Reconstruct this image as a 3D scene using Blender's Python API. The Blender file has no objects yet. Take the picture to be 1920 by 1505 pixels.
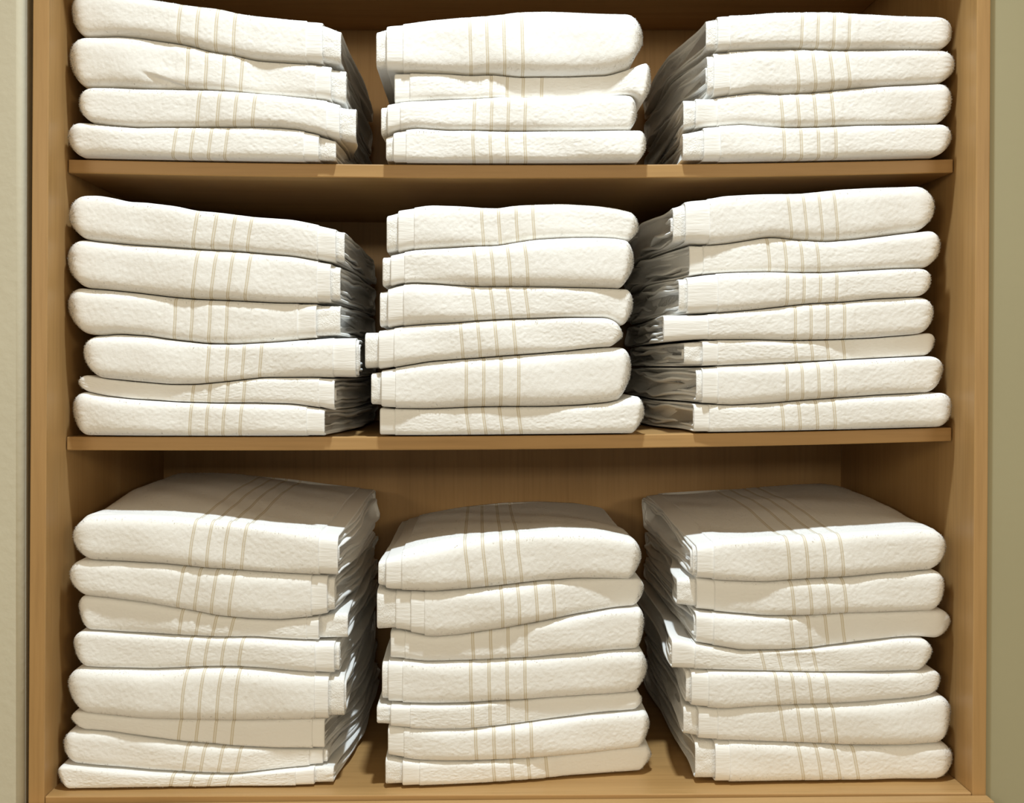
import bpy, math
import numpy as np
from mathutils import Vector

rng = np.random.default_rng(7)
scene = bpy.context.scene
COL = scene.collection

# ------------------------------------------------------------------ survey of the place
# camera stands square to the cabinet at eye height EYE; +Y goes into the cabinet (metres)
F = 2117.0                 # focal length in pixels of a 1920 px wide frame
VX, VY = 902.0, 689.0      # where the cabinet's depth lines meet
EYE = 1.30
def wx(px, y): return (px - VX) * y / F
def wz(py, y): return EYE + (VY - py) * y / F
Y_FRONT, Y_SHELF, Y_BACK = 1.217, 1.273, 1.667
LEAN = 0.006               # the carcass is slightly out of plumb
def lean(z): return LEAN * (z - EYE)
X_L, X_R = -0.468, 0.5323

# ------------------------------------------------------------------ helpers
def mesh_object(name, verts, faces, mat, parent=None, uv=None, smooth=True, loc=None):
    me = bpy.data.meshes.new(name)
    me.from_pydata([tuple(v) for v in verts], [], faces)
    me.update()
    if smooth:
        me.polygons.foreach_set('use_smooth', [True] * len(me.polygons))
    me.materials.append(mat)
    o = bpy.data.objects.new(name, me)
    COL.objects.link(o)
    if parent: o.parent = parent
    return o

def fast_mesh(name, V, quads, tris, ngons, uvv, mat, parent, vn=None):
    """V (n,3), quads (q,4), tris (t,3), ngons list of index lists, uvv (n,2) per-vertex uv"""
    me = bpy.data.meshes.new(name)
    loops = [quads.reshape(-1), tris.reshape(-1)]
    totals = [np.full(len(quads), 4, np.int32), np.full(len(tris), 3, np.int32)]
    for g in ngons:
        loops.append(np.asarray(g, np.int32)); totals.append(np.array([len(g)], np.int32))
    loops = np.concatenate(loops).astype(np.int32)
    totals = np.concatenate(totals).astype(np.int32)
    starts = np.concatenate([[0], np.cumsum(totals)[:-1]]).astype(np.int32)
    me.vertices.add(len(V)); me.vertices.foreach_set('co', V.astype(np.float32).reshape(-1))
    me.loops.add(len(loops)); me.loops.foreach_set('vertex_index', loops)
    me.polygons.add(len(totals))
    me.polygons.foreach_set('loop_start', starts)
    me.polygons.foreach_set('loop_total', totals)
    me.polygons.foreach_set('use_smooth', np.ones(len(totals), bool))
    uvl = me.uv_layers.new(name='UVMap')
    uvl.data.foreach_set('uv', uvv[loops].astype(np.float32).reshape(-1))
    me.update(calc_edges=True)
    if vn is not None:
        me.normals_split_custom_set_from_vertices(vn.astype(np.float32))
    me.materials.append(mat)
    o = bpy.data.objects.new(name, me)
    COL.objects.link(o)
    o.parent = parent
    return o

def empty(name, loc):
    o = bpy.data.objects.new(name, None)
    o.location = loc
    o.empty_display_size = 0.05
    COL.objects.link(o)
    return o

def add_bevel(o, w, seg=2):
    m = o.modifiers.new('edge', 'BEVEL'); m.width = w; m.segments = seg; m.limit_method = 'ANGLE'
    return o

# ------------------------------------------------------------------ materials
def new_mat(name):
    m = bpy.data.materials.new(name); m.use_nodes = True
    nt = m.node_tree
    return m, nt, nt.nodes, nt.links, nt.nodes['Principled BSDF']

def wood(name, axis, c_dark, c_mid, c_light, rough=0.42):
    m, nt, N, L, B = new_mat(name)
    tc = N.new('ShaderNodeTexCoord'); mp = N.new('ShaderNodeMapping')
    L.new(tc.outputs['Object'], mp.inputs['Vector'])
    s = [16.0, 16.0, 16.0]; s['XYZ'.index(axis)] = 1.3
    mp.inputs['Scale'].default_value = s
    n1 = N.new('ShaderNodeTexNoise'); n1.inputs['Scale'].default_value = 1.0; n1.inputs['Detail'].default_value = 6
    n1.inputs['Roughness'].default_value = 0.6; n1.inputs['Distortion'].default_value = 0.6
    L.new(mp.outputs['Vector'], n1.inputs['Vector'])
    mp2 = N.new('ShaderNodeMapping'); L.new(tc.outputs['Object'], mp2.inputs['Vector'])
    s2 = [220.0, 220.0, 220.0]; s2['XYZ'.index(axis)] = 9.0
    mp2.inputs['Scale'].default_value = s2
    n2 = N.new('ShaderNodeTexNoise'); n2.inputs['Scale'].default_value = 1.0; n2.inputs['Detail'].default_value = 3
    L.new(mp2.outputs['Vector'], n2.inputs['Vector'])
    r1 = N.new('ShaderNodeValToRGB')
    r1.color_ramp.elements[0].position = 0.28; r1.color_ramp.elements[0].color = (*c_dark, 1)
    r1.color_ramp.elements[1].position = 0.75; r1.color_ramp.elements[1].color = (*c_light, 1)
    e = r1.color_ramp.elements.new(0.5); e.color = (*c_mid, 1)
    L.new(n1.outputs['Fac'], r1.inputs['Fac'])
    r2 = N.new('ShaderNodeValToRGB')
    r2.color_ramp.elements[0].position = 0.25; r2.color_ramp.elements[0].color = (0.80, 0.78, 0.74, 1)
    r2.color_ramp.elements[1].position = 0.55; r2.color_ramp.elements[1].color = (1, 1, 1, 1)
    L.new(n2.outputs['Fac'], r2.inputs['Fac'])
    mx = N.new('ShaderNodeMixRGB'); mx.blend_type = 'MULTIPLY'; mx.inputs['Fac'].default_value = 0.6
    L.new(r1.outputs['Color'], mx.inputs['Color1']); L.new(r2.outputs['Color'], mx.inputs['Color2'])
    L.new(mx.outputs['Color'], B.inputs['Base Color'])
    B.inputs['Roughness'].default_value = rough
    B.inputs['Specular IOR Level'].default_value = 0.35
    bp = N.new('ShaderNodeBump'); bp.inputs['Strength'].default_value = 0.05; bp.inputs['Distance'].default_value = 0.001
    L.new(n2.outputs['Fac'], bp.inputs['Height']); L.new(bp.outputs['Normal'], B.inputs['Normal'])
    return m

W_D, W_M, W_L = (0.365, 0.209, 0.075), (0.43, 0.252, 0.095), (0.475, 0.287, 0.118)
WOOD_V = wood('maple_vertical_grain', 'Z', W_D, W_M, W_L)
WOOD_H = wood('maple_horizontal_grain', 'X', W_D, W_M, W_L)

def plaster(name, col, bump):
    m, nt, N, L, B = new_mat(name)
    tc = N.new('ShaderNodeTexCoord')
    n = N.new('ShaderNodeTexNoise'); n.inputs['Scale'].default_value = 90; n.inputs['Detail'].default_value = 4
    L.new(tc.outputs['Object'], n.inputs['Vector'])
    n2 = N.new('ShaderNodeTexNoise'); n2.inputs['Scale'].default_value = 6; n2.inputs['Detail'].default_value = 3
    L.new(tc.outputs['Object'], n2.inputs['Vector'])
    r = N.new('ShaderNodeValToRGB')
    r.color_ramp.elements[0].color = (*[c * 0.96 for c in col], 1); r.color_ramp.elements[1].color = (*[min(1, c * 1.03) for c in col], 1)
    L.new(n2.outputs['Fac'], r.inputs['Fac']); L.new(r.outputs['Color'], B.inputs['Base Color'])
    B.inputs['Roughness'].default_value = 0.85
    bp = N.new('ShaderNodeBump'); bp.inputs['Strength'].default_value = bump; bp.inputs['Distance'].default_value = 0.002
    L.new(n.outputs['Fac'], bp.inputs['Height']); L.new(bp.outputs['Normal'], B.inputs['Normal'])
    return m
PLASTER_L = plaster('pale_greige_paint', (0.60, 0.56, 0.43), 0.25)
PLASTER_R = plaster('olive_paint', (0.385, 0.35, 0.215), 0.05)
CEIL_M = plaster('ceiling_white', (0.75, 0.72, 0.66), 0.05)
FLOOR_M = plaster('floor_tan_tile', (0.24, 0.19, 0.13), 0.05)

TERRY_C = (0.86, 0.85, 0.82)
def terry(name, striped=True):
    m, nt, N, L, B = new_mat(name)
    tc = N.new('ShaderNodeTexCoord')
    n = N.new('ShaderNodeTexNoise'); n.inputs['Scale'].default_value = 420; n.inputs['Detail'].default_value = 3
    n.inputs['Roughness'].default_value = 0.7
    L.new(tc.outputs['Object'], n.inputs['Vector'])
    bp = N.new('ShaderNodeBump'); bp.inputs['Strength'].default_value = 0.22 if striped else 0.8; bp.inputs['Distance'].default_value = 0.0012
    L.new(n.outputs['Fac'], bp.inputs['Height'])
    L.new(bp.outputs['Normal'], B.inputs['Normal'])
    B.inputs['Roughness'].default_value = 0.95
    B.inputs['Specular IOR Level'].default_value = 0.0
    if striped:
        # u of the UV map runs 1,2,3,4 at the four woven stripes: the woven pattern of the cloth
        sep = N.new('ShaderNodeSeparateXYZ'); L.new(tc.outputs['UV'], sep.inputs[0])
        def math_(op, a, b=None):
            x = N.new('ShaderNodeMath'); x.operation = op
            for i, v in enumerate((a, b)):
                if v is None: continue
                if isinstance(v, (int, float)): x.inputs[i].default_value = v
                else: L.new(v, x.inputs[i])
            return x.outputs[0]
        u = sep.outputs['X']
        fr = math_('ABSOLUTE', math_('SUBTRACT', math_('FRACT', math_('ADD', u, 0.5)), 0.5))
        line = math_('LESS_THAN', fr, 0.088)
        core = math_('LESS_THAN', fr, 0.030)
        inn = math_('MULTIPLY', math_('GREATER_THAN', u, 0.5), math_('LESS_THAN', u, 4.5))
        a = math_('MULTIPLY', line, inn)
        b = math_('MULTIPLY', core, inn)
        amt = math_('SUBTRACT', math_('MULTIPLY', a, 0.75), math_('MULTIPLY', b, 0.45))
        mx = N.new('ShaderNodeMixRGB'); L.new(amt, mx.inputs['Fac'])
        mx.inputs['Color1'].default_value = (*TERRY_C, 1)
        mx.inputs['Color2'].default_value = (0.58, 0.50, 0.345, 1)
        L.new(mx.outputs['Color'], B.inputs['Base Color'])
    else:
        B.inputs['Base Color'].default_value = (*TERRY_C, 1)
    return m
TERRY = terry('white_terry_with_woven_stripes')
TERRY_PLAIN = terry('white_terry', False)

def hem_mat():
    m, nt, N, L, B = new_mat('white_woven_hem')
    tc = N.new('ShaderNodeTexCoord'); mp = N.new('ShaderNodeMapping')
    L.new(tc.outputs['Object'], mp.inputs['Vector'])
    mp.inputs['Scale'].default_value = (60, 420, 420)
    n = N.new('ShaderNodeTexNoise'); n.inputs['Scale'].default_value = 1.0; n.inputs['Detail'].default_value = 2
    L.new(mp.outputs['Vector'], n.inputs['Vector'])
    bp = N.new('ShaderNodeBump'); bp.inputs['Strength'].default_value = 0.45; bp.inputs['Distance'].default_value = 0.0008
    L.new(n.outputs['Fac'], bp.inputs['Height']); L.new(bp.outputs['Normal'], B.inputs['Normal'])
    B.inputs['Base Color'].default_value = (0.87, 0.86, 0.83, 1)
    B.inputs['Roughness'].default_value = 0.8
    B.inputs['Specular IOR Level'].default_value = 0.2
    return m
HEM = hem_mat()

# ------------------------------------------------------------------ the cabinet
cab = empty('shelving_cabinet', (0.03, 1.44, 0.0))
cab['label'] = 'light maple built-in shelving cabinet holding nine stacks of white towels'
cab['category'] = 'cabinet'

def board(name, x0, x1, y0, y1, zfun_top, zfun_bot, mat, n=1, lean_x=True, bevel=0.0012):
    """a board; top and bottom heights follow functions of x; side faces follow the carcass lean"""
    V, Fc = [], []
    xs = np.linspace(x0, x1, n + 1)
    for x in xs:
        zt, zb = zfun_top(x), zfun_bot(x)
        for (y, z) in ((y0, zb), (y1, zb), (y1, zt), (y0, zt)):
            V.append((x + (lean(z) if lean_x else 0) - cab.location.x, y - cab.location.y, z))
    for i in range(n):
        a, b = 4 * i, 4 * i + 4
        for k in range(4):
            k2 = (k + 1) % 4
            Fc.append((a + k, b + k, b + k2, a + k2))
    Fc.append((0, 1, 2, 3)); Fc.append((4 * n + 3, 4 * n + 2, 4 * n + 1, 4 * n))
    o = mesh_object(name, V, Fc, mat, cab, smooth=False)
    if bevel: add_bevel(o, bevel, 2)
    return o

Z_TOP = wz(57, Y_BACK)                       # underside of the top panel
def floor_z(x): return EYE - 0.4625 + 0.004 * (x - X_L)
XO_L, XO_R = wx(57.5, Y_FRONT), wx(1854, Y_FRONT)
board('side_panel', XO_L, X_L, Y_FRONT, Y_BACK + 0.006, lambda x: Z_TOP + 0.06, lambda x: 0.0, WOOD_V)
board('side_panel', X_R, XO_R, Y_FRONT, Y_BACK + 0.006, lambda x: Z_TOP + 0.06, lambda x: 0.0, WOOD_V)
board('back_panel', X_L + 0.0002, X_R - 0.0002, Y_BACK, Y_BACK + 0.006, lambda x: Z_TOP + 0.06, lambda x: 0.0, WOOD_V, bevel=0)
board('top_panel', X_L + 0.0003, X_R - 0.0003, Y_FRONT + 0.001, Y_BACK - 0.0003, lambda x: Z_TOP + 0.022, lambda x: Z_TOP, WOOD_H)
board('bottom_panel', X_L + 0.0003, X_R - 0.0003, Y_FRONT + 0.001, Y_BACK - 0.0003, floor_z, lambda x: floor_z(x) - 0.018, WOOD_H, n=4)
board('base_rail', XO_L, XO_R, 1.197, Y_FRONT - 0.0015, lambda x: floor_z(x) - 0.0015 - 0.005 * (X_R - x), lambda x: floor_z(x) - 0.07, WOOD_H, n=4)
board('base_panel', X_L + 0.0003, X_R - 0.0003, Y_FRONT + 0.002, Y_FRONT + 0.02, lambda x: floor_z(x) - 0.0185, lambda x: 0.0, WOOD_V)

sh_px = [[(124, 299), (260, 301.5), (400, 304), (720, 308), (960, 310), (1180, 308), (1420, 305.5), (1565, 303.5), (1795, 298)],
         [(120, 818.5), (500, 819), (800, 818), (1000, 816.5), (1200, 814), (1420, 811), (1600, 806.5), (1791, 801)]]
def shelf_fun(pts):
    xs = np.array([wx(p[0], Y_SHELF) for p in pts]); zs = np.array([wz(p[1], Y_SHELF) for p in pts])
    co = np.polyfit(xs, zs, 3)
    return lambda x: np.polyval(co, x)
SHELF_Z = [shelf_fun(p) for p in sh_px]
for fz in SHELF_Z:
    board('shelf', X_L + 0.0012, X_R - 0.0012, Y_SHELF, Y_BACK - 0.0003, lambda x, f=fz: f(x), lambda x, f=fz: f(x) - 0.0153, WOOD_H, n=24)

# ------------------------------------------------------------------ the room
def struct(o): o['kind'] = 'structure'; return o
def plane_block(name, x0, x1, y0, y1, z0, z1, mat, slant=0.0, corner=None):
    """wall block; slant leans the given inner edge, corner rounds the vertical front edge at x1"""
    prof = []
    if corner:
        r = corner
        prof.append((x0, y0))
        for k in range(9):
            a = math.pi / 2 * k / 8
            prof.append((x1 - r + r * math.sin(a), y0 + r - r * math.cos(a)))
        prof += [(x1, y1), (x0, y1)]
    else:
        prof = [(x0, y0), (x1, y0), (x1, y1), (x0, y1)]
    n = len(prof); V = []
    for z in (z0, z1):
        for (x, y) in prof:
            V.append((x + (lean(z) if (slant and abs(x - slant) < 1e-6) else 0), y, z))
    Fc = [(i, (i + 1) % n, n + (i + 1) % n, n + i) for i in range(n)]
    Fc += [tuple(range(n))[::-1], tuple(range(n, 2 * n))]
    o = mesh_object(name, V, Fc, mat, None, smooth=False)
    if corner:
        o.data.polygons.foreach_set('use_smooth', [1 <= i <= 8 for i in range(len(o.data.polygons))])
    return struct(o)
H_ROOM = 2.95
XWR = XO_R + 0.0008
plane_block('wall_left', -2.6, -0.4925, 1.2125, 1.80, 0.0, H_ROOM, PLASTER_L, corner=0.007)
plane_block('wall_right', XWR, 2.6, 1.225, 1.80, 0.0, H_ROOM, PLASTER_R, slant=XWR)
plane_block('wall_back', -0.49, XWR - 0.02, 1.70, 1.80, 0.0, H_ROOM, PLASTER_R)
plane_block('floor', -2.6, 2.6, -6.0, 1.80, -0.05, 0.0, FLOOR_M)
plane_block('ceiling', -2.6, 2.6, -6.0, 1.80, H_ROOM, H_ROOM + 0.05, CEIL_M)

# ------------------------------------------------------------------ towels
def smooth1(a, k):
    if k < 1: return a
    ker = np.hanning(2 * k + 3)[1:-1]; ker /= ker.sum()
    p = np.concatenate([np.full(k, a[0]), a, np.full(k, a[-1])])
    return np.convolve(p, ker, 'valid')

class Wave:
    """smooth 1-D random wave made of a few sines"""
    def __init__(s, base, n=4):
        s.f = base * (1 + np.arange(n) * 0.9 + rng.uniform(-.25, .25, n)); s.p = rng.uniform(0, 6.28, n)
        s.a = 1.0 / (1 + np.arange(n)) ** 0.6; s.a = s.a / s.a.sum()
    def __call__(s, d):
        d = np.asarray(d)[..., None]
        return (np.sin(d * s.f + s.p) * s.a).sum(-1)

def blur2(a, k):
    for ax in (0, 1):
        acc = a.copy()
        for j in range(1, k + 1):
            acc += np.roll(a, j, ax) + np.roll(a, -j, ax)
        a = acc / (2 * k + 1)
    return a

P_EXP = 0.48
def profile(nf, ntop, nback):
    """closed section path as (kind, parameter): returns arrays q (-1..1) and d-coefficients a*r + b*D"""
    pd = np.linspace(-math.pi / 2, math.pi / 2, 4001)          # even steps along the curve
    cq = np.sign(np.sin(pd)) * np.abs(np.sin(pd)) ** P_EXP; ca = 0.8 * (1 - np.abs(np.cos(pd)) ** P_EXP)
    ln = np.concatenate([[0], np.cumsum(np.hypot(np.diff(cq), np.diff(ca)))])
    ph = np.interp(np.linspace(0, ln[-1], nf), ln, pd); ph[0], ph[-1] = -math.pi / 2, math.pi / 2
    q = np.sign(np.sin(ph)) * np.abs(np.sin(ph)) ** P_EXP
    a = 1 - np.clip(np.cos(ph), 0, 1) ** P_EXP
    b = np.zeros(nf); fr = np.clip(1 - np.abs(q) ** 5, 0, 1)
    t = np.linspace(0, 1, ntop + 2)[1:-1] if ntop > 15 else (np.linspace(0, 1, ntop + 2)[1:-1]) ** 1.5
    qt = np.ones(ntop); at = (1 - t); bt = t
    at = 1 - 2 * t; bt = t                     # d = at*r + bt*D  -> r .. D - r
    pb = np.linspace(math.pi / 2, -math.pi / 2, nback)
    qb = np.sign(np.sin(pb)) * np.abs(np.sin(pb)) ** P_EXP
    ab = np.cos(pb) ** P_EXP - 1; bb = np.ones(nback)
    Q = np.concatenate([q, qt, qb, -qt]); A = np.concatenate([a, at, ab, at[::-1]]); Bc = np.concatenate([b, bt, bb, bt[::-1]])
    FR = np.concatenate([fr, np.zeros(ntop), np.zeros(nback), np.zeros(ntop)])
    TOP = np.concatenate([np.clip(q, 0, 1) * 0, np.ones(ntop), np.zeros(nback), np.zeros(ntop)])
    return Q, A, Bc, FR, TOP

def grid_quads(n, m):
    i = np.arange(n - 1)[:, None] * m; j = np.arange(m)[None, :]; j2 = (j + 1) % m
    return np.stack([i + j, i + m + j, i + m + j2, i + j2], -1).reshape(-1, 4)

class Section:
    """the body of one folded towel: heights, front line and back line as functions of x"""
    def __init__(s, xs, ztop, zbot, yf, yb, rise):
        s.xs, s.zt, s.zb, s.yf, s.yb, s.rise = xs, ztop, zbot, yf, yb, rise
    def at(s, x):
        i = lambda a: np.interp(x, s.xs, a)
        return i(s.zt), i(s.zb), i(s.yf), i(s.yb)

def tube(sec, xs, prof, hk=1.0, din=0.0, fold=None, foldR=0.03, wave=None, wamp=(0, 0), slant=None, under=0.0):
    """grid of points; fold = x of a rounded closed end; wave flares the far end"""
    Q, A, Bc, FR, TOP = prof
    zt, zb, yf, yb = sec.at(xs)
    hh = (zt - zb) / 2 * hk; zm = (zt + zb) / 2
    c = np.ones_like(xs)
    if fold is not None:
        s = np.clip(np.abs(xs - fold) / foldR, 0, 1)
        c = np.maximum((1 - (1 - s) ** 2.4) ** (1 / 2.4), 0.02)
    r = np.minimum(hh * 0.80, 0.026)
    D = (yb - yf) - 2 * din
    d = A[None] * r[:, None] + Bc[None] * D[:, None]
    y = yf[:, None] + din + d
    y = y + ((1 - c) * r * 1.0)[:, None] * np.where(Bc[None] < 0.5, 1, -1) * (np.abs(Bc[None] - 0.5) * 2)
    X = np.repeat(xs[:, None], len(Q), 1).copy()
    if fold is not None:         # the folded end tucks in underneath
        k = np.clip(1 - np.abs(xs - fold) / 0.05, 0, 1) ** 1.5
        X += np.sign(xs[-1] - fold) * (under * k * c)[:, None] * ((1 - Q[None]) / 2) ** 1.6
    zw = 0.0
    if wave is not None:
        t = np.abs(xs - xs[0]) / max(1e-6, abs(xs[-1] - xs[0])); sg = np.sign(xs[-1] - xs[0])
        depth = y - yf[:, None]
        g = np.clip((depth - 0.015) / 0.06, 0, 1)
        wv = np.where(Q[None] >= 0, wave[0](depth), wave[1](depth))
        X += sg * (t[:, None] ** 1.5) * wamp[0] * wv * g
        zw = (t[:, None] ** 1.5) * wamp[1] * wave[2](depth) * g
    if slant is not None:        # the open end runs further out towards the back
        xa, xb, amt = slant
        t = np.clip((X - xa) / (xb - xa), 0, 1.0) ** 5
        e = np.clip((y - yf[:, None] - 0.012) / 0.15, 0, 1); e = e * e * (3 - 2 * e)
        X = X + np.sign(xb - xa) * amt * t * e
    ZT, ZB = np.interp(X, sec.xs, sec.zt), np.interp(X, sec.xs, sec.zb)
    z = (ZT + ZB) / 2 + Q[None] * ((ZT - ZB) / 2 * hk * c[:, None]) + zw
    if sec.rise:
        dd = np.clip((y - yf[:, None] - 0.02) / 0.22, 0, 1); dd = dd * dd * (3 - 2 * dd)
        z = z + sec.rise * dd * (Q[None] + 1) / 2
    return np.stack([X, y, z], -1)

def normals(P):
    dx = np.gradient(P, axis=0)
    dp = np.roll(P, -1, 1) - np.roll(P, 1, 1)
    n = np.cross(dx, dp); l = np.linalg.norm(n, axis=-1, keepdims=True)
    return n / np.maximum(l, 1e-9)

def close_end(V, ring, inset, push, sgn):
    """rolled lip and recessed end: three inner rings and a cap"""
    pts = V[ring]; c = pts.mean(0); m = len(ring); extra, quads = [], []
    prev = np.asarray(ring)
    base = len(V)
    zc = (pts[:, 2].max() + pts[:, 2].min()) / 2
    for k, (ins, pu) in enumerate(((0.35, -0.25), (0.85, 0.1), (1.0, 1.0))):
        R = pts.copy()
        dz = R[:, 2] - zc
        R[:, 2] = zc + np.sign(dz) * np.maximum(np.abs(dz) - inset * ins, 0.0004)
        yc = (pts[:, 1].max() + pts[:, 1].min()) / 2; dy = R[:, 1] - yc; half = np.abs(dy).max()
        R[:, 1] = yc + np.sign(dy) * np.minimum(np.abs(dy), half - inset * ins)
        R[:, 0] -= sgn * push * pu
        idx = base + k * m + np.arange(m)
        a, b = prev, idx
        q = np.stack([a, b, np.roll(b, -1), np.roll(a, -1)], -1)
        if sgn < 0: q = q[:, ::-1]
        quads.append(q); extra.append(R); prev = idx
    return np.concatenate(extra), np.concatenate(quads), list(prev if sgn < 0 else prev[::-1])

NOTRI = np.zeros((0, 3), np.int32)

def build_part(name, P, mat, parent, U=None, Vc=None, cap0=True, lip=None, sgn=1, tufts=0, tuft_mask=None, origin=None, n=None):
    N_, M_ = P.shape[:2]
    V = P.reshape(-1, 3); quads = grid_quads(N_, M_)
    if sgn < 0: quads = quads[:, ::-1]
    ngons = []
    if cap0:
        r0 = list(range(M_)); ngons.append(r0 if sgn > 0 else r0[::-1])
    uv = np.zeros((len(V), 2))
    if U is not None: uv[:, 0] = U.reshape(-1)
    ring = np.arange((N_ - 1) * M_, N_ * M_)
    if lip:
        ex, q2, cap = close_end(V, ring, lip[0], lip[1], sgn)
        V = np.concatenate([V, ex]); quads = np.concatenate([quads, q2]); ngons.append(cap)
        uv = np.concatenate([uv, np.zeros((len(ex), 2))])
    else:
        ngons.append(list(ring[::-1]) if sgn > 0 else list(ring))
    tris = NOTRI; vn = None
    if tufts:
        w = tuft_mask.copy()
        # weight by cell area
        e1 = np.linalg.norm(np.gradient(P, axis=0), axis=-1); e2 = np.linalg.norm(np.roll(P, -1, 1) - P, axis=-1)
        face = np.abs(n[..., 1])               # the flat of the fold is pressed smooth, its rims stay fluffy
        w = w * np.clip(1.15 - face ** 2 * 1.3, 0.0, 1)
        w = (w * e1 * e2).reshape(-1); cnt = int(tufts * (w.sum() * 1e6)); w = w / w.sum()
        idx = rng.choice(len(w), cnt, p=w)
        ii, jj = idx // M_, idx % M_
        ii = np.minimum(ii, N_ - 2)
        fu, fv = rng.random((cnt, 1)), rng.random((cnt, 1))
        j2 = (jj + 1) % M_
        root = (P[ii, jj] * (1 - fu) + P[ii + 1, jj] * fu) * (1 - fv) + (P[ii, j2] * (1 - fu) + P[ii + 1, j2] * fu) * fv
        nn = n[ii, jj]
        tilt = rng.normal(0, 0.7, (cnt, 3)); dirn = nn + tilt; dirn /= np.linalg.norm(dirn, axis=1, keepdims=True)
        flip = (dirn * nn).sum(1) < 0.15
        dirn[flip] = nn[flip]
        side = np.cross(nn, dirn) + rng.normal(0, 0.12, (cnt, 3)); side /= np.maximum(np.linalg.norm(side, axis=1, keepdims=True), 1e-6)
        ln = (0.0007 + 0.0018 * rng.random((cnt, 1)) ** 2) * np.clip(tuft_mask[ii, jj] * 1.2, 0.35, 1)[:, None]; wd = rng.uniform(0.0003, 0.0006, (cnt, 1))
        root = root - nn * 0.0003
        side -= dirn * (side * dirn).sum(1, keepdims=True)
        g = np.cross(side, dirn); sw = (g * nn).sum(1, keepdims=True) < 0
        side = np.where(sw, -side, side)
        tv = np.stack([root - side * wd, root + side * wd, root + dirn * ln + side * wd * 0.4], 1).reshape(-1, 3)
        b = len(V); tris = (b + np.arange(cnt * 3)).reshape(-1, 3)
        tn = nn * 1.0 + dirn * 0.10 + rng.normal(0, 0.03, (cnt, 3)); tn /= np.linalg.norm(tn, axis=1, keepdims=True)
        vn = np.concatenate([np.zeros((len(V), 3)), np.repeat(tn, 3, 0)])
        V = np.concatenate([V, tv])
        tu = np.repeat(U[ii, jj], 3) if U is not None else np.zeros(cnt * 3)
        uv = np.concatenate([uv, np.stack([tu, np.zeros_like(tu)], 1)])
    return fast_mesh(name, V - np.asarray(origin), quads, tris, ngons, uv, mat, parent, vn)

PROF = profile(64, 12, 8)
PROF_TOP = profile(64, 140, 8)
PROF_IN = profile(26, 36, 6)

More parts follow.
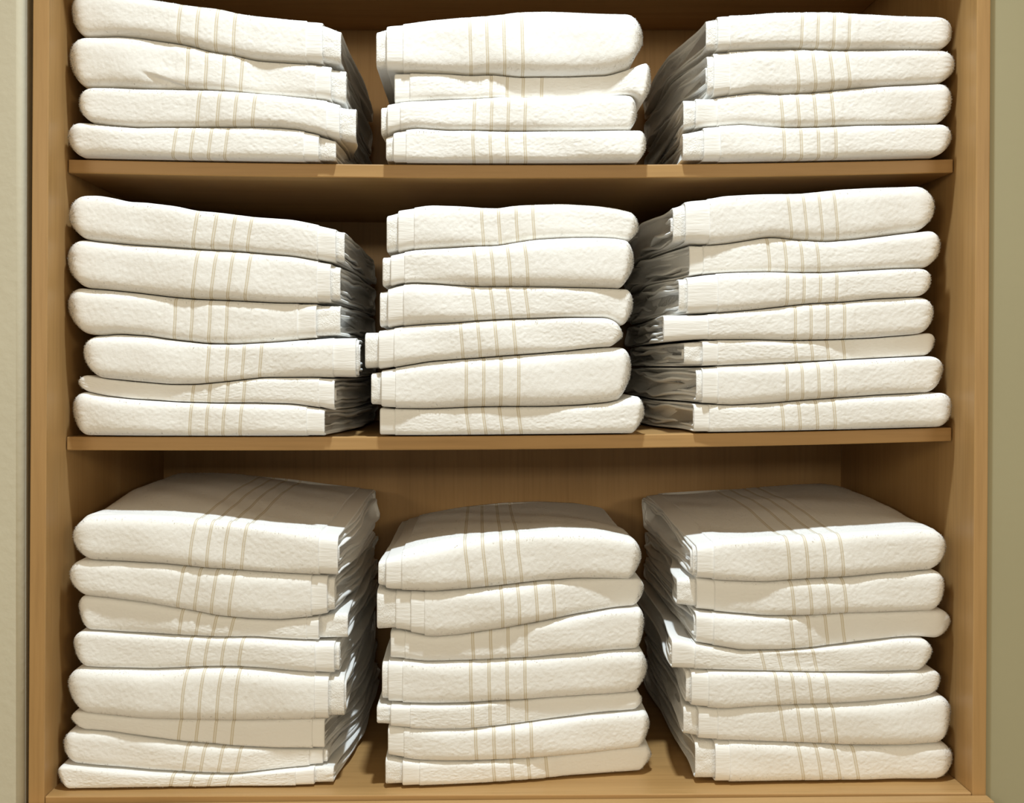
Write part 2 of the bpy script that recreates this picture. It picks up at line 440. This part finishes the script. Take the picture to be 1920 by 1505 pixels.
def make_towel(sec, x_fold, x_terry, x_hem, x_inner, stripes, label, top_visible, side_seen, slant, crease=None, xback=None):
    sgn = 1 if x_hem > x_fold else -1            # direction from folded end to hemmed end
    prof = PROF_TOP if top_visible else PROF
    L = abs(x_terry - x_fold)
    hmid = float(np.mean(sec.zt - sec.zb))
    R = min((0.48 if side_seen else 0.27) * hmid, 0.028)
    k = np.linspace(0, 1, 14) ** 1.8
    xs = np.concatenate([x_fold + sgn * R * k, x_fold + sgn * np.arange(R + 0.0012, L, 0.0012)])
    sl = (x_fold, x_hem, float(np.clip(sgn * (xback - x_hem), -0.01, 0.035)) if side_seen else 0.0)
    P = tube(sec, xs, prof, fold=x_fold, foldR=R, slant=sl, under=float(rng.uniform(0.004, 0.011)))
    Q, A, Bc, FR, TOP = prof
    # woven stripe coordinate: 1..4 at the stripes, following a slight slant
    sx = np.array(stripes)
    o = np.argsort(sx); sx = sx[o]; gap = np.mean(np.diff(sx))
    kx = np.concatenate([[sx[0] - 20 * gap], sx, [sx[-1] + 20 * gap]]); ku = np.array([-19, 1, 2, 3, 4, 24.0])
    zrel = Q[None] * np.ones((len(xs), 1))
    wob = Wave(40); wobv = wob(P[..., 2]) * 0.0008
    U = np.interp(P[..., 0] + slant * zrel * hmid / 2 + wobv, kx, ku)
    vis = FR + (TOP if top_visible else 0)
    vis = np.repeat(np.clip(vis, 0, 1)[None], len(xs), 0)
    # soft lumps, terry grain and the sunken stripe lines
    n = normals(P) * sgn
    arc = np.concatenate([[0], np.cumsum(np.linalg.norm(np.diff(P[len(xs) // 2], axis=0), axis=1))])
    w1, w2 = Wave(16, 3), Wave(36, 3)
    lump = 0.0022 * (w1(P[..., 0] + 0.5 * P[..., 2]) + 0.55 * w2(P[..., 0] * 0.5 + P[..., 2] * 0.8 + P[..., 1] * .7))
    grain = rng.normal(0, 1, P.shape[:2]) * 0.00006 + blur2(rng.normal(0, 1, P.shape[:2]), 1) * 0.00024
    fr = np.abs((U + 0.5) % 1 - 0.5)
    band = (U > 0.4) & (U < 4.6)
    groove = np.where(band, -0.0008 * np.exp(-(fr / 0.13) ** 2) + 0.0003, 0)
    grain = np.where(band & (fr < 0.12), grain * 0.3, grain)
    if crease:
        (ca, za), (cb, zb_) = crease
        tl = (P[..., 0] - ca) / (cb - ca); sd = P[..., 2] - (za + (zb_ - za) * tl)
        gate = np.clip(tl * 3, 0, 1) * np.clip((1.15 - tl) * 5, 0, 1) * (tl > 0)
        groove = groove + gate * np.where(sd > 0, 0.0012 * np.exp(-(sd / 0.012) ** 2), 0.0012 - 0.0050 * (1 - np.exp(-(sd / 0.0022) ** 2)) * np.exp(-(sd / 0.012) ** 2))
    P = P + n * (lump * vis ** 1.8 + (grain + groove) * vis)[..., None]
    org = (float((x_fold + x_hem) / 2), float(np.mean(sec.yf + sec.yb) / 2), float(np.min(sec.zb)))
    root = empty('folded_towel', org)
    root['label'] = label; root['category'] = 'towel'
    root['group'] = 'folded white striped towels in the cabinet'
    tmask = np.clip(vis * 1.3, 0, 1) * np.where(band & (fr < 0.13), 0.35, 1.0) * np.where(Bc[None] > 0, 0.25, 1.0)
    body = build_part('outer_fold', P, TERRY, root, U=U, cap0=True, lip=None, sgn=sgn, tufts=TUFT, tuft_mask=tmask, origin=org, n=n)
    # hem band at the open end
    waves = (Wave(11, 2), Wave(13, 2), Wave(18, 3))
    amp = (0.003 * side_seen, 0.0004) if side_seen else (0.0010, 0.0004)
    xh = np.linspace(x_terry - sgn * 0.004, x_hem, 16)
    Ph = tube(sec, xh, PROF_IN, hk=0.965, din=0.0012, wave=waves, wamp=amp, slant=sl)
    nh = normals(Ph) * sgn
    Ph = Ph + nh * (np.repeat(PROF_IN[3][None], len(xh), 0) * (0.0022 * w1(Ph[..., 0] + 0.5 * Ph[..., 2])))[..., None]
    build_part('hem', Ph, HEM, body, cap0=False, lip=(0.0026, 0.004), sgn=sgn, origin=org)
    # the inner folds of the cloth that show in the open end
    if not side_seen and x_inner is not None and abs(x_inner - x_hem) > 0.022:
        xm = np.linspace(x_hem - sgn * 0.006, x_hem + 0.45 * (x_inner - x_hem), 12)
        Pm = tube(sec, xm, PROF_IN, hk=0.92, din=0.0036)
        build_part('inner_fold', Pm, HEM, root, cap0=False, lip=(0.003, 0.0035), sgn=sgn, origin=org)
    xi = x_inner if x_inner is not None else x_hem - sgn * 0.003
    amp = (0.0045 * side_seen, 0.0020 * side_seen) if side_seen else (0.0015, 0.0006)
    for lay, (hk, din) in enumerate(((0.88, 0.0058), (0.66, 0.0095), (0.40, 0.0135))):
        xe = xi if lay == 0 else x_hem + rng.uniform(0.35, 0.95) * (xi - x_hem) + sgn * rng.uniform(-.002, .003)
        sl = (x_fold, xe, float(np.clip(sgn * (xback - xe) + rng.uniform(-.002, .004), -0.02, 0.035)) if side_seen else 0.0)
        amp = (0.0045 * side_seen, (0.0006 if lay == 0 else 0.0022) * side_seen) if side_seen else (0.0015, 0.0006)
        waves = (Wave(10, 2), Wave(12, 2), Wave(34, 3))
        x_ = np.linspace(x_hem - sgn * 0.016, xe, 14)
        Pi = tube(sec, x_, PROF_IN, hk=hk, din=din, wave=waves, wamp=amp, slant=sl)
        ni = normals(Pi) * sgn
        gi = blur2(rng.normal(0, 1, Pi.shape[:2]), 1) * 0.0007
        Pi = Pi + ni * (gi * PROF_IN[3][None])[..., None]
        msk = np.repeat(np.clip(PROF_IN[3] + 0.1, 0, 1)[None], len(x_), 0)
        build_part('inner_fold', Pi, TERRY_PLAIN, root, cap0=False, lip=(0.0034, 0.0035), sgn=sgn, tufts=TUFT * .8 if lay == 0 else 0, tuft_mask=msk, origin=org, n=ni)
    return root

TUFT = 2.0       # pile tufts per square millimetre

# each stack: survey frame (x0, y0, scale), which end is folded, front line left/right, towels from the top:
# (fold x, terry end, hem end, inner fold end, four stripes, recess in mm, bottom line)
STACKS = {
 ('left', 'upper shelf'): dict(o=(0, 0, 2.667), side=True, yl=1.252, yr=1.258, top=[(360, -45), (560, -28), (760, -2), (940, 28), (1100, 42), (1200, 66), (1300, 82), (1450, 98), (1620, 108), (1710, 150)], t=[
   (352, 1540, 1615, 1705, (912, 1000, 1093, 1180), 0, [(400, 188), (600, 183), (700, 190), (880, 215), (960, 232), (1060, 260), (1170, 275), (1270, 298), (1450, 312), (1610, 322), (1710, 335)]),
   (328, 1590, 1660, 1730, (950, 1042, 1128, 1218), [(600, 0), (1150, 2), (1300, 7), (1700, 6)], [(410, 440), (560, 440), (800, 447), (1000, 450), (1200, 462), (1400, 478), (1650, 505), (1730, 528)]),
   (398, 1640, 1700, 1780, (1003, 1105, 1190, 1280), [(600, 0), (1200, 0), (1700, 1)], [(430, 612), (560, 630), (700, 640), (1000, 638), (1250, 638), (1400, 640), (1500, 650), (1600, 672), (1700, 705), (1780, 730)]),
   (335, 1530, 1597, 1680, (885, 970, 1060, 1140), 2, None)]),
 ('middle', 'upper shelf'): dict(o=(640, 0, 3.0), side=False, yl=1.255, yr=1.255, top=[(203, 165), (262, 138), (345, 132), (500, 110), (720, 92), (900, 75), (1000, 62), (1150, 57), (1400, 66), (1620, 75), (1690, 105)], t=[
   (1692, 345, 262, 203, (725, 818, 913, 1015), 0, [(203, 400), (270, 402), (380, 402), (600, 412), (720, 420), (840, 416), (1000, 425), (1300, 422), (1500, 415), (1620, 385), (1700, 350)]),
   (1742, 385, 308, None, (842, 932, 1020, 1125), [(300, 11), (420, 8), (850, 8), (1000, 14), (1500, 14), (1660, 4), (1740, 0)], [(250, 590), (312, 578), (380, 572), (560, 562), (760, 555), (900, 545), (1000, 548), (1200, 545), (1400, 540), (1600, 532), (1660, 545), (1700, 610)]),
   (1664, 335, 268, 230, (748, 845, 938, 1032), 2, [(240, 775), (300, 742), (420, 724), (600, 736), (740, 736), (1000, 742), (1300, 740), (1650, 735)]),
   (1712, 365, 300, 258, (742, 838, 930, 1032), 0, None)]),
 ('right', 'upper shelf'): dict(o=(1180, 0, 2.595), side=True, yl=1.258, yr=1.252, top=[(350, 95), (400, 83), (430, 78), (560, 75), (700, 65), (880, 60), (1000, 62), (1100, 70), (1300, 78), (1500, 86), (1565, 100)], t=[
   (1572, 480, 425, 372, (828, 905, 982, 1055), 0, [(410, 252), (560, 246), (780, 238), (1000, 248), (1200, 245), (1400, 245), (1540, 245)]),
   (1581, 480, 408, 378, (805, 885, 968, 1050), 1, [(380, 475), (500, 460), (620, 446), (720, 460), (860, 455), (960, 446), (1100, 430), (1300, 418), (1460, 410), (1560, 402)]),
   (1567, 415, 320, 262, (728, 808, 890, 975), [(300, 2), (420, 9), (650, 7), (800, 2), (1200, 0)], [(270, 640), (360, 618), (440, 612), (540, 606), (620, 615), (750, 625), (900, 622), (1100, 612), (1300, 610), (1520, 605)]),
   (1563, 430, 358, 260, (742, 825, 908, 992), 0, None)]),
 ('left', 'middle shelf'): dict(o=(40, 330, 2.743), side=True, yl=1.252, yr=1.256, top=[(250, 110), (300, 98), (400, 95), (480, 110), (560, 130), (640, 132), (800, 152), (900, 175), (1000, 182), (1100, 195), (1200, 208), (1400, 222), (1500, 242), (1640, 275)], t=[
   (248, 1530, 1620, 1662, (905, 1003, 1098, 1182), 2, [(280, 318), (400, 338), (480, 345), (600, 355), (760, 365), (930, 378), (1080, 385), (1200, 395), (1400, 412), (1620, 450), (1660, 460)]),
   (214, 1530, 1592, 1640, (905, 1000, 1085, 1175), [(300, 0), (1500, 0)], [(270, 560), (320, 575), (450, 585), (600, 600), (760, 620), (900, 632), (1100, 640), (1300, 650), (1590, 655)]),
   (231, 1435, 1520, 1640, (800, 885, 978, 1065), [(300, 4), (1000, 5), (1400, 8), (1560, 0)], [(300, 808), (400, 822), (500, 812), (650, 822), (760, 840), (960, 862), (1100, 865), (1300, 855), (1500, 838), (1640, 828)]),
   (325, 1615, 1722, 1735, (970, 1065, 1150, 1240), [(350, 3), (900, 2), (1200, 0)], [(330, 1020), (420, 1040), (560, 1055), (760, 1072), (900, 1072), (1050, 1058), (1250, 1036), (1500, 1035), (1700, 1040)]),
   (312, 1540, 1612, None, (893, 978, 1070, 1155), [(350, 12), (800, 10), (1200, 3), (1600, 0)], [(330, 1108), (420, 1130), (560, 1146), (800, 1162), (1000, 1168), (1200, 1166), (1400, 1172), (1550, 1192), (1610, 1210)]),
   (261, 1480, 1562, None, (880, 965, 1050, 1138), [(300, 7), (500, 5), (900, 1), (1500, 0)], None)]),
 ('middle', 'middle shelf'): dict(o=(640, 340, 2.894), side=False, yl=1.255, yr=1.259, top=[(250, 170), (315, 148), (350, 145), (480, 124), (640, 130), (760, 138), (850, 140), (940, 124), (1040, 116), (1200, 112), (1400, 125), (1500, 138), (1605, 165)], t=[
   (1607, 395, 315, 252, (768, 858, 952, 1042), [(300, 3), (700, 4), (1000, 11), (1600, 14)], [(270, 400), (330, 385), (400, 372), (560, 362), (720, 352), (850, 348), (950, 330), (1060, 313), (1200, 305), (1350, 302), (1480, 305), (1560, 318), (1600, 345)]),
   (1593, 345, 275, 230, (728, 820, 910, 1003), 0, [(240, 585), (300, 562), (380, 550), (500, 555), (620, 565), (760, 572), (1000, 572), (1200, 575), (1560, 580)]),
   (1584, 340, 260, 215, (722, 818, 910, 1005), [(300, 0), (1200, 1), (1400, 5), (1560, 10)], [(220, 805), (270, 795), (340, 785), (480, 774), (620, 768), (740, 757), (900, 748), (1000, 745), (1200, 738), (1450, 740), (1530, 790)]),
   (1521, 290, 210, 135, (655, 748, 840, 940), 0, [(140, 1030), (230, 1020), (320, 1005), (480, 977), (640, 965), (760, 957), (900, 945), (1050, 935), (1200, 922), (1350, 905), (1460, 898), (1560, 900)]),
   (1578, 295, 225, 168, (678, 772, 865, 960), 0, [(180, 1222), (230, 1228), (300, 1232), (480, 1235), (700, 1225), (900, 1222), (1100, 1222), (1300, 1215), (1450, 1200), (1560, 1172), (1620, 1160)]),
   (1636, 290, 218, None, (685, 775, 865, 965), [(250, 9), (400, 6), (1400, 6), (1600, 0)], None)]),
 ('right', 'middle shelf'): dict(o=(1170, 330, 2.56), side=1.9, yl=1.258, yr=1.254, top=[(235, 140), (300, 115), (430, 103), (470, 92), (600, 85), (750, 82), (850, 79), (950, 68), (1050, 56), (1250, 48), (1430, 42), (1490, 60)], t=[
   (1492, 400, 290, 235, (785, 858, 932, 1005), [(300, 1), (700, 3), (1400, 6)], [(240, 335), (310, 325), (400, 330), (500, 322), (600, 306), (680, 292), (740, 292), (820, 305), (960, 315), (1100, 305), (1250, 286), (1450, 262), (1500, 258)]),
   (1518, 370, 310, None, (682, 762, 838, 915), [(320, 11), (700, 8), (1000, 4), (1450, 2)], [(310, 482), (400, 468), (540, 462), (700, 460), (830, 465), (960, 465), (1100, 456), (1300, 446), (1460, 442)]),
   (1474, 440, 300, 262, (770, 850, 928, 1005), 0, [(265, 665), (380, 663), (480, 655), (600, 645), (720, 631), (800, 622), (900, 612), (1050, 605), (1200, 590), (1400, 580), (1480, 585)]),
   (1483, 390, 187, None, (810, 885, 965, 1045), 1, [(190, 800), (300, 790), (380, 786), (600, 785), (800, 790), (1000, 785), (1200, 776), (1400, 760), (1480, 748)]),
   (1490, 440, 372, 287, (808, 885, 962, 1040), [(300, 1), (600, 2), (900, 6), (1200, 12), (1500, 11)], [(290, 915), (370, 915), (500, 908), (740, 898), (900, 890), (1100, 880), (1300, 870), (1470, 862)]),
   (1538, 440, 372, 345, (768, 840, 918, 998), 0, [(350, 1090), (385, 1094), (520, 1100), (700, 1090), (860, 1076), (1000, 1066), (1200, 1052), (1380, 1043), (1530, 1037)]),
   (1577, 400, 332, None, (748, 828, 912, 995), [(340, 7), (450, 4), (900, 1), (1500, 0)], None)]),
 ('left', 'bottom of the cabinet'): dict(o=(40, 840, 2.263), side=True, yl=1.232, yr=1.238, rise=0.012, top=[(222, 300), (300, 283), (450, 280), (600, 286), (900, 312), (1100, 338), (1345, 366)], t=[
   (222, 1270, 1345, None, (735, 805, 875, 950), 0, [(240, 470), (400, 480), (600, 490), (800, 510), (950, 520), (1100, 530), (1330, 542)]),
   (208, 1240, 1300, 1330, (685, 755, 825, 900), [(250, 3), (700, 2), (1000, 4), (1300, 5)], [(240, 618), (260, 625), (380, 637), (560, 660), (700, 686), (830, 714), (960, 728), (1100, 732), (1270, 715), (1330, 700)]),
   (243, 1220, 1265, 1385, (688, 758, 828, 900), [(280, 8), (600, 11), (1000, 12), (1260, 10)], [(280, 775), (420, 786), (600, 795), (800, 805), (1000, 806), (1250, 820), (1380, 822)]),
   (218, 1255, 1330, 1350, (722, 795, 865, 940), [(240, 3), (500, 7), (900, 8), (1250, 3)], [(245, 925), (380, 935), (560, 940), (750, 931), (920, 930), (1100, 940), (1310, 955)]),
   (193, 1255, 1305, 1370, (697, 770, 845, 920), 0, [(225, 1115), (350, 1130), (560, 1150), (760, 1155), (1000, 1155), (1280, 1150)]),
   (222, 1240, 1288, None, (683, 755, 832, 905), [(250, 11), (600, 12), (1250, 11)], [(245, 1197), (380, 1207), (520, 1230), (700, 1254), (900, 1270), (1100, 1282), (1280, 1285)]),
   (188, 1230, 1282, 1300, (708, 780, 855, 930), [(200, 7), (600, 7), (900, 8), (1250, 12)], [(205, 1338), (350, 1352), (560, 1370), (760, 1380), (900, 1383), (1050, 1370), (1270, 1347)]),
   (160, 1175, 1245, 1325, (650, 735, 810, 890), [(200, 0), (500, 3), (1000, 4), (1200, 3)], None)]),
 ('middle', 'bottom of the cabinet'): dict(o=(640, 840, 2.2625), side=False, yl=1.224, yr=1.268, rise=-0.006, top=[(162, 475), (195, 462), (300, 432), (500, 390), (700, 364), (900, 352), (1100, 358), (1220, 378), (1270, 390)], t=[
   (1271, 255, 195, 162, (533, 607, 685, 755), 0, [(170, 585), (200, 600), (380, 608), (560, 595), (700, 581), (850, 563), (1000, 553), (1260, 555)]),
   (1284, 355, 300, 156, (680, 750, 825, 898), [(200, 2), (600, 1), (900, 3), (1250, 12)], [(170, 785), (240, 776), (310, 790), (380, 802), (500, 793), (700, 762), (850, 735), (1000, 706), (1150, 683), (1280, 672)]),
   (1286, 268, 215, None, (560, 635, 708, 783), [(250, 13), (500, 12), (800, 5), (1000, 1), (1250, 0)], [(220, 900), (350, 912), (560, 905), (800, 890), (1000, 869), (1180, 855), (1280, 847)]),
   (1293, 262, 205, 178, (550, 627, 703, 778), [(220, 8), (500, 7), (800, 3), (1250, 0)], [(180, 1085), (215, 1087), (400, 1090), (560, 1085), (750, 1070), (900, 1058), (1080, 1045), (1260, 1032)]),
   (1265, 290, 215, 156, (558, 632, 708, 785), [(220, 4), (600, 5), (900, 9), (1250, 10)], [(160, 1175), (220, 1180), (330, 1191), (520, 1190), (700, 1175), (900, 1150), (1050, 1130), (1260, 1110)]),
   (1308, 268, 205, None, (572, 648, 730, 805), [(220, 7), (500, 3), (900, 0)], [(200, 1305), (225, 1312), (320, 1325), (560, 1325), (760, 1315), (1000, 1297), (1290, 1262)]),
   (1308, 330, 265, 192, (648, 725, 795, 870), [(300, 4), (700, 4), (950, 10), (1300, 13)], None)]),
 ('right', 'bottom of the cabinet'): dict(o=(1170, 840, 2.2627), side=True, yl=1.236, yr=1.246, rise=0.012, top=[(290, 408), (400, 390), (600, 376), (800, 366), (1000, 352), (1230, 338), (1363, 345)], t=[
   (1364, 370, 305, 290, (690, 765, 838, 910), 0, [(300, 550), (430, 563), (600, 568), (780, 555), (950, 545), (1100, 530), (1330, 514)]),
   (1361, 375, 305, 224, (705, 780, 852, 925), [(320, 12), (650, 9), (850, 3), (1300, 1)], [(230, 680), (305, 692), (420, 702), (600, 716), (760, 714), (950, 701), (1150, 695), (1350, 687)]),
   (1376, 370, 300, None, (705, 778, 850, 920), [(320, 6), (650, 6), (850, 11), (1350, 12)], [(220, 800), (300, 826), (380, 840), (500, 860), (640, 860), (800, 853), (950, 835), (1150, 808), (1240, 805), (1350, 815)]),
   (1299, 290, 200, None, (580, 652, 728, 800), [(220, 0), (450, 8), (800, 6), (1280, 4)], [(205, 930), (300, 936), (420, 942), (580, 945), (800, 950), (1000, 950), (1180, 948), (1300, 940)]),
   (1339, 350, 283, 262, (640, 710, 780, 850), [(300, 0), (900, 2), (1300, 7)], [(260, 1085), (290, 1094), (420, 1104), (600, 1090), (800, 1085), (1000, 1075), (1150, 1065), (1310, 1047)]),
   (1393, 385, 312, 252, (663, 735, 810, 880), [(320, 4), (800, 3), (1300, 0)], [(260, 1225), (320, 1236), (450, 1240), (600, 1245), (780, 1251), (950, 1260), (1060, 1262), (1200, 1258), (1380, 1246)]),
   (1434, 440, 383, 302, (740, 815, 893, 970), [(400, 2), (900, 4), (1400, 4)], None)]),
}
XBACK = {('left', 0): -0.160, ('right', 0): 0.238, ('left', 1): -0.154, ('right', 1): 0.211, ('left', 2): -0.152, ('right', 2): 0.237}
ORD = ['top', 'second', 'third', 'fourth', 'fifth', 'sixth', 'seventh', 'bottom']

for (col, row), S in STACKS.items():
    x0, y0, k = S['o']
    ti = ['upper shelf', 'middle shelf', 'bottom of the cabinet'].index(row)
    px = lambda u: x0 + u / k
    py = lambda v: y0 + v / k
    us = [t[0] for t in S['t']] + [t[2] for t in S['t']] + [t[3] for t in S['t'] if t[3]]
    ulo, uhi = min(us) - 20, max(us) + 20
    yfront = lambda u: S['yl'] + (S['yr'] - S['yl']) * (u - ulo) / (uhi - ulo)
    G = np.linspace(ulo, uhi, 160)
    def line(poly):
        p = np.array(poly, float)
        v = smooth1(np.interp(G, p[:, 0], p[:, 1]), 5)
        return wz(py(v), yfront(G) + 0.010)
    nT = len(S['t'])
    seams = [line(S['top'])] + [line(t[6]) for t in S['t'][:-1]]
    gx = wx(px(G), yfront(G) + 0.012)
    base = (SHELF_Z[ti](gx) if ti < 2 else floor_z(gx)) + 0.0014
    seams.append(base)
    # never let two seams cross
    for i in range(nT - 1, -1, -1):
        seams[i] = np.maximum(seams[i], seams[i + 1] + 0.008)
    for i, T in enumerate(S['t']):
        yo = T[5] / 1000.0 if not isinstance(T[5], list) else smooth1(np.interp(G, [a for a, b in T[5]], [b / 1000.0 for a, b in T[5]]), 6)
        yf = yfront(G) + yo
        X = wx(px(G), yf + 0.012)
        yb = np.full_like(G, 1.628) + rng.uniform(-0.018, 0.008)
        g = 0.00045
        sec = Section(gx, seams[i] - g, seams[i + 1] + g, yf + 0.0015 * Wave(30)(X), yb, S.get('rise', 0) if i == 0 else 0)
        zmid = float(np.mean(seams[i] + seams[i + 1])) / 2
        cx = lambda u, z=zmid: float(np.clip(np.interp(u, G, X), X_L + lean(z) + 0.0045, X_R + lean(z) - 0.0045))
        if i == 0: place = 'topmost in'
        elif i == nT - 1: place = 'lowest in'
        else: place = ORD[i] + ' from top of'
        hpx = float(np.mean(seams[i] - seams[i + 1])) * 1680
        look = 'thick' if hpx > 92 else ('thin' if hpx < 52 else '')
        where = 'on the ' + row if ti < 2 else 'at the cabinet bottom'
        label = ' '.join(('%s folded white towel, %s the %s stack %s' % (look, place, col, where)).split())
        make_towel(sec, cx(T[0]), cx(T[1]), cx(T[2]), cx(T[3]) if T[3] else None, [cx(s) for s in T[4]], label,
                   ti == 2 and i == 0, S['side'], {'left': (-0.08, -0.09, -0.18), 'middle': (0.03, 0.08, 0.08), 'right': (0.03, 0.04, 0.14)}[col][ti] + float(rng.uniform(-.07, .07)),
                   [(cx(720), wz(py(355), 1.262)), (cx(975), wz(py(440), 1.262))] if (col, ti, i) == ('left', 0, 1) else None, XBACK.get((col, ti)))

# ------------------------------------------------------------------ light
def area(name, loc, target, size, power, color, size_y=None):
    d = bpy.data.lights.new(name, 'AREA'); d.energy = power; d.color = color
    d.shape = 'RECTANGLE' if size_y else 'DISK'; d.size = size
    if size_y: d.size_y = size_y
    o = bpy.data.objects.new(name, d); COL.objects.link(o); o.location = loc
    o.rotation_euler = (Vector(target) - Vector(loc)).to_track_quat('-Z', 'Y').to_euler()
    return o
sp = bpy.data.lights.new('ceiling_downlight', 'SPOT'); sp.energy = 136; sp.color = (0.83, 0.935, 1.0)
sp.spot_size = math.radians(84); sp.spot_blend = 1.0; sp.shadow_soft_size = 0.045
so = bpy.data.objects.new('ceiling_downlight', sp); COL.objects.link(so)
so.location = (0.06, 0.78, EYE + 1.50)
so.rotation_euler = (Vector((0.06, 0.95, EYE - 0.1)) - so.location).to_track_quat('-Z', 'Y').to_euler()
WARM = (1.0, 0.885, 0.675)
area('room_fill', (0.1, -4.6, EYE + 0.85), (0.03, 1.3, EYE), 3.0, 38, WARM, 0.30)
area('room_fill', (-2.1, -2.3, EYE + 0.75), (0.03, 1.3, EYE - 0.1), 0.9, 22.5, WARM, 0.5)  # added fill from the left to brighten towel ends, not a known lamp
area('room_fill', (2.3, -2.3, EYE + 0.75), (0.03, 1.3, EYE - 0.1), 0.9, 22.5, WARM, 0.5)  # matching fill added on the right for the dark towel sides
w = bpy.data.worlds.new('room_ambience'); scene.world = w; w.use_nodes = True
w.node_tree.nodes['Background'].inputs[0].default_value = (1.0, 0.885, 0.68, 1)
w.node_tree.nodes['Background'].inputs[1].default_value = 0.40

# ------------------------------------------------------------------ camera
cd = bpy.data.cameras.new('camera'); co = bpy.data.objects.new('camera', cd); COL.objects.link(co)
cd.sensor_fit = 'HORIZONTAL'; cd.sensor_width = 36.0; cd.lens = 36.0 * F / 1920.0
cd.shift_x = (960 - VX) / 1920.0; cd.shift_y = -(752.5 - VY) / 1920.0
co.location = (0, 0, EYE); co.rotation_euler = (math.pi / 2, 0, 0)
cd.clip_start = 0.02
scene.camera = co

scene.view_settings.view_transform = 'Standard'
scene.view_settings.look = 'None'
scene.view_settings.exposure = 0.0
scene.view_settings.gamma = 1.0
scene.view_settings.use_curve_mapping = False
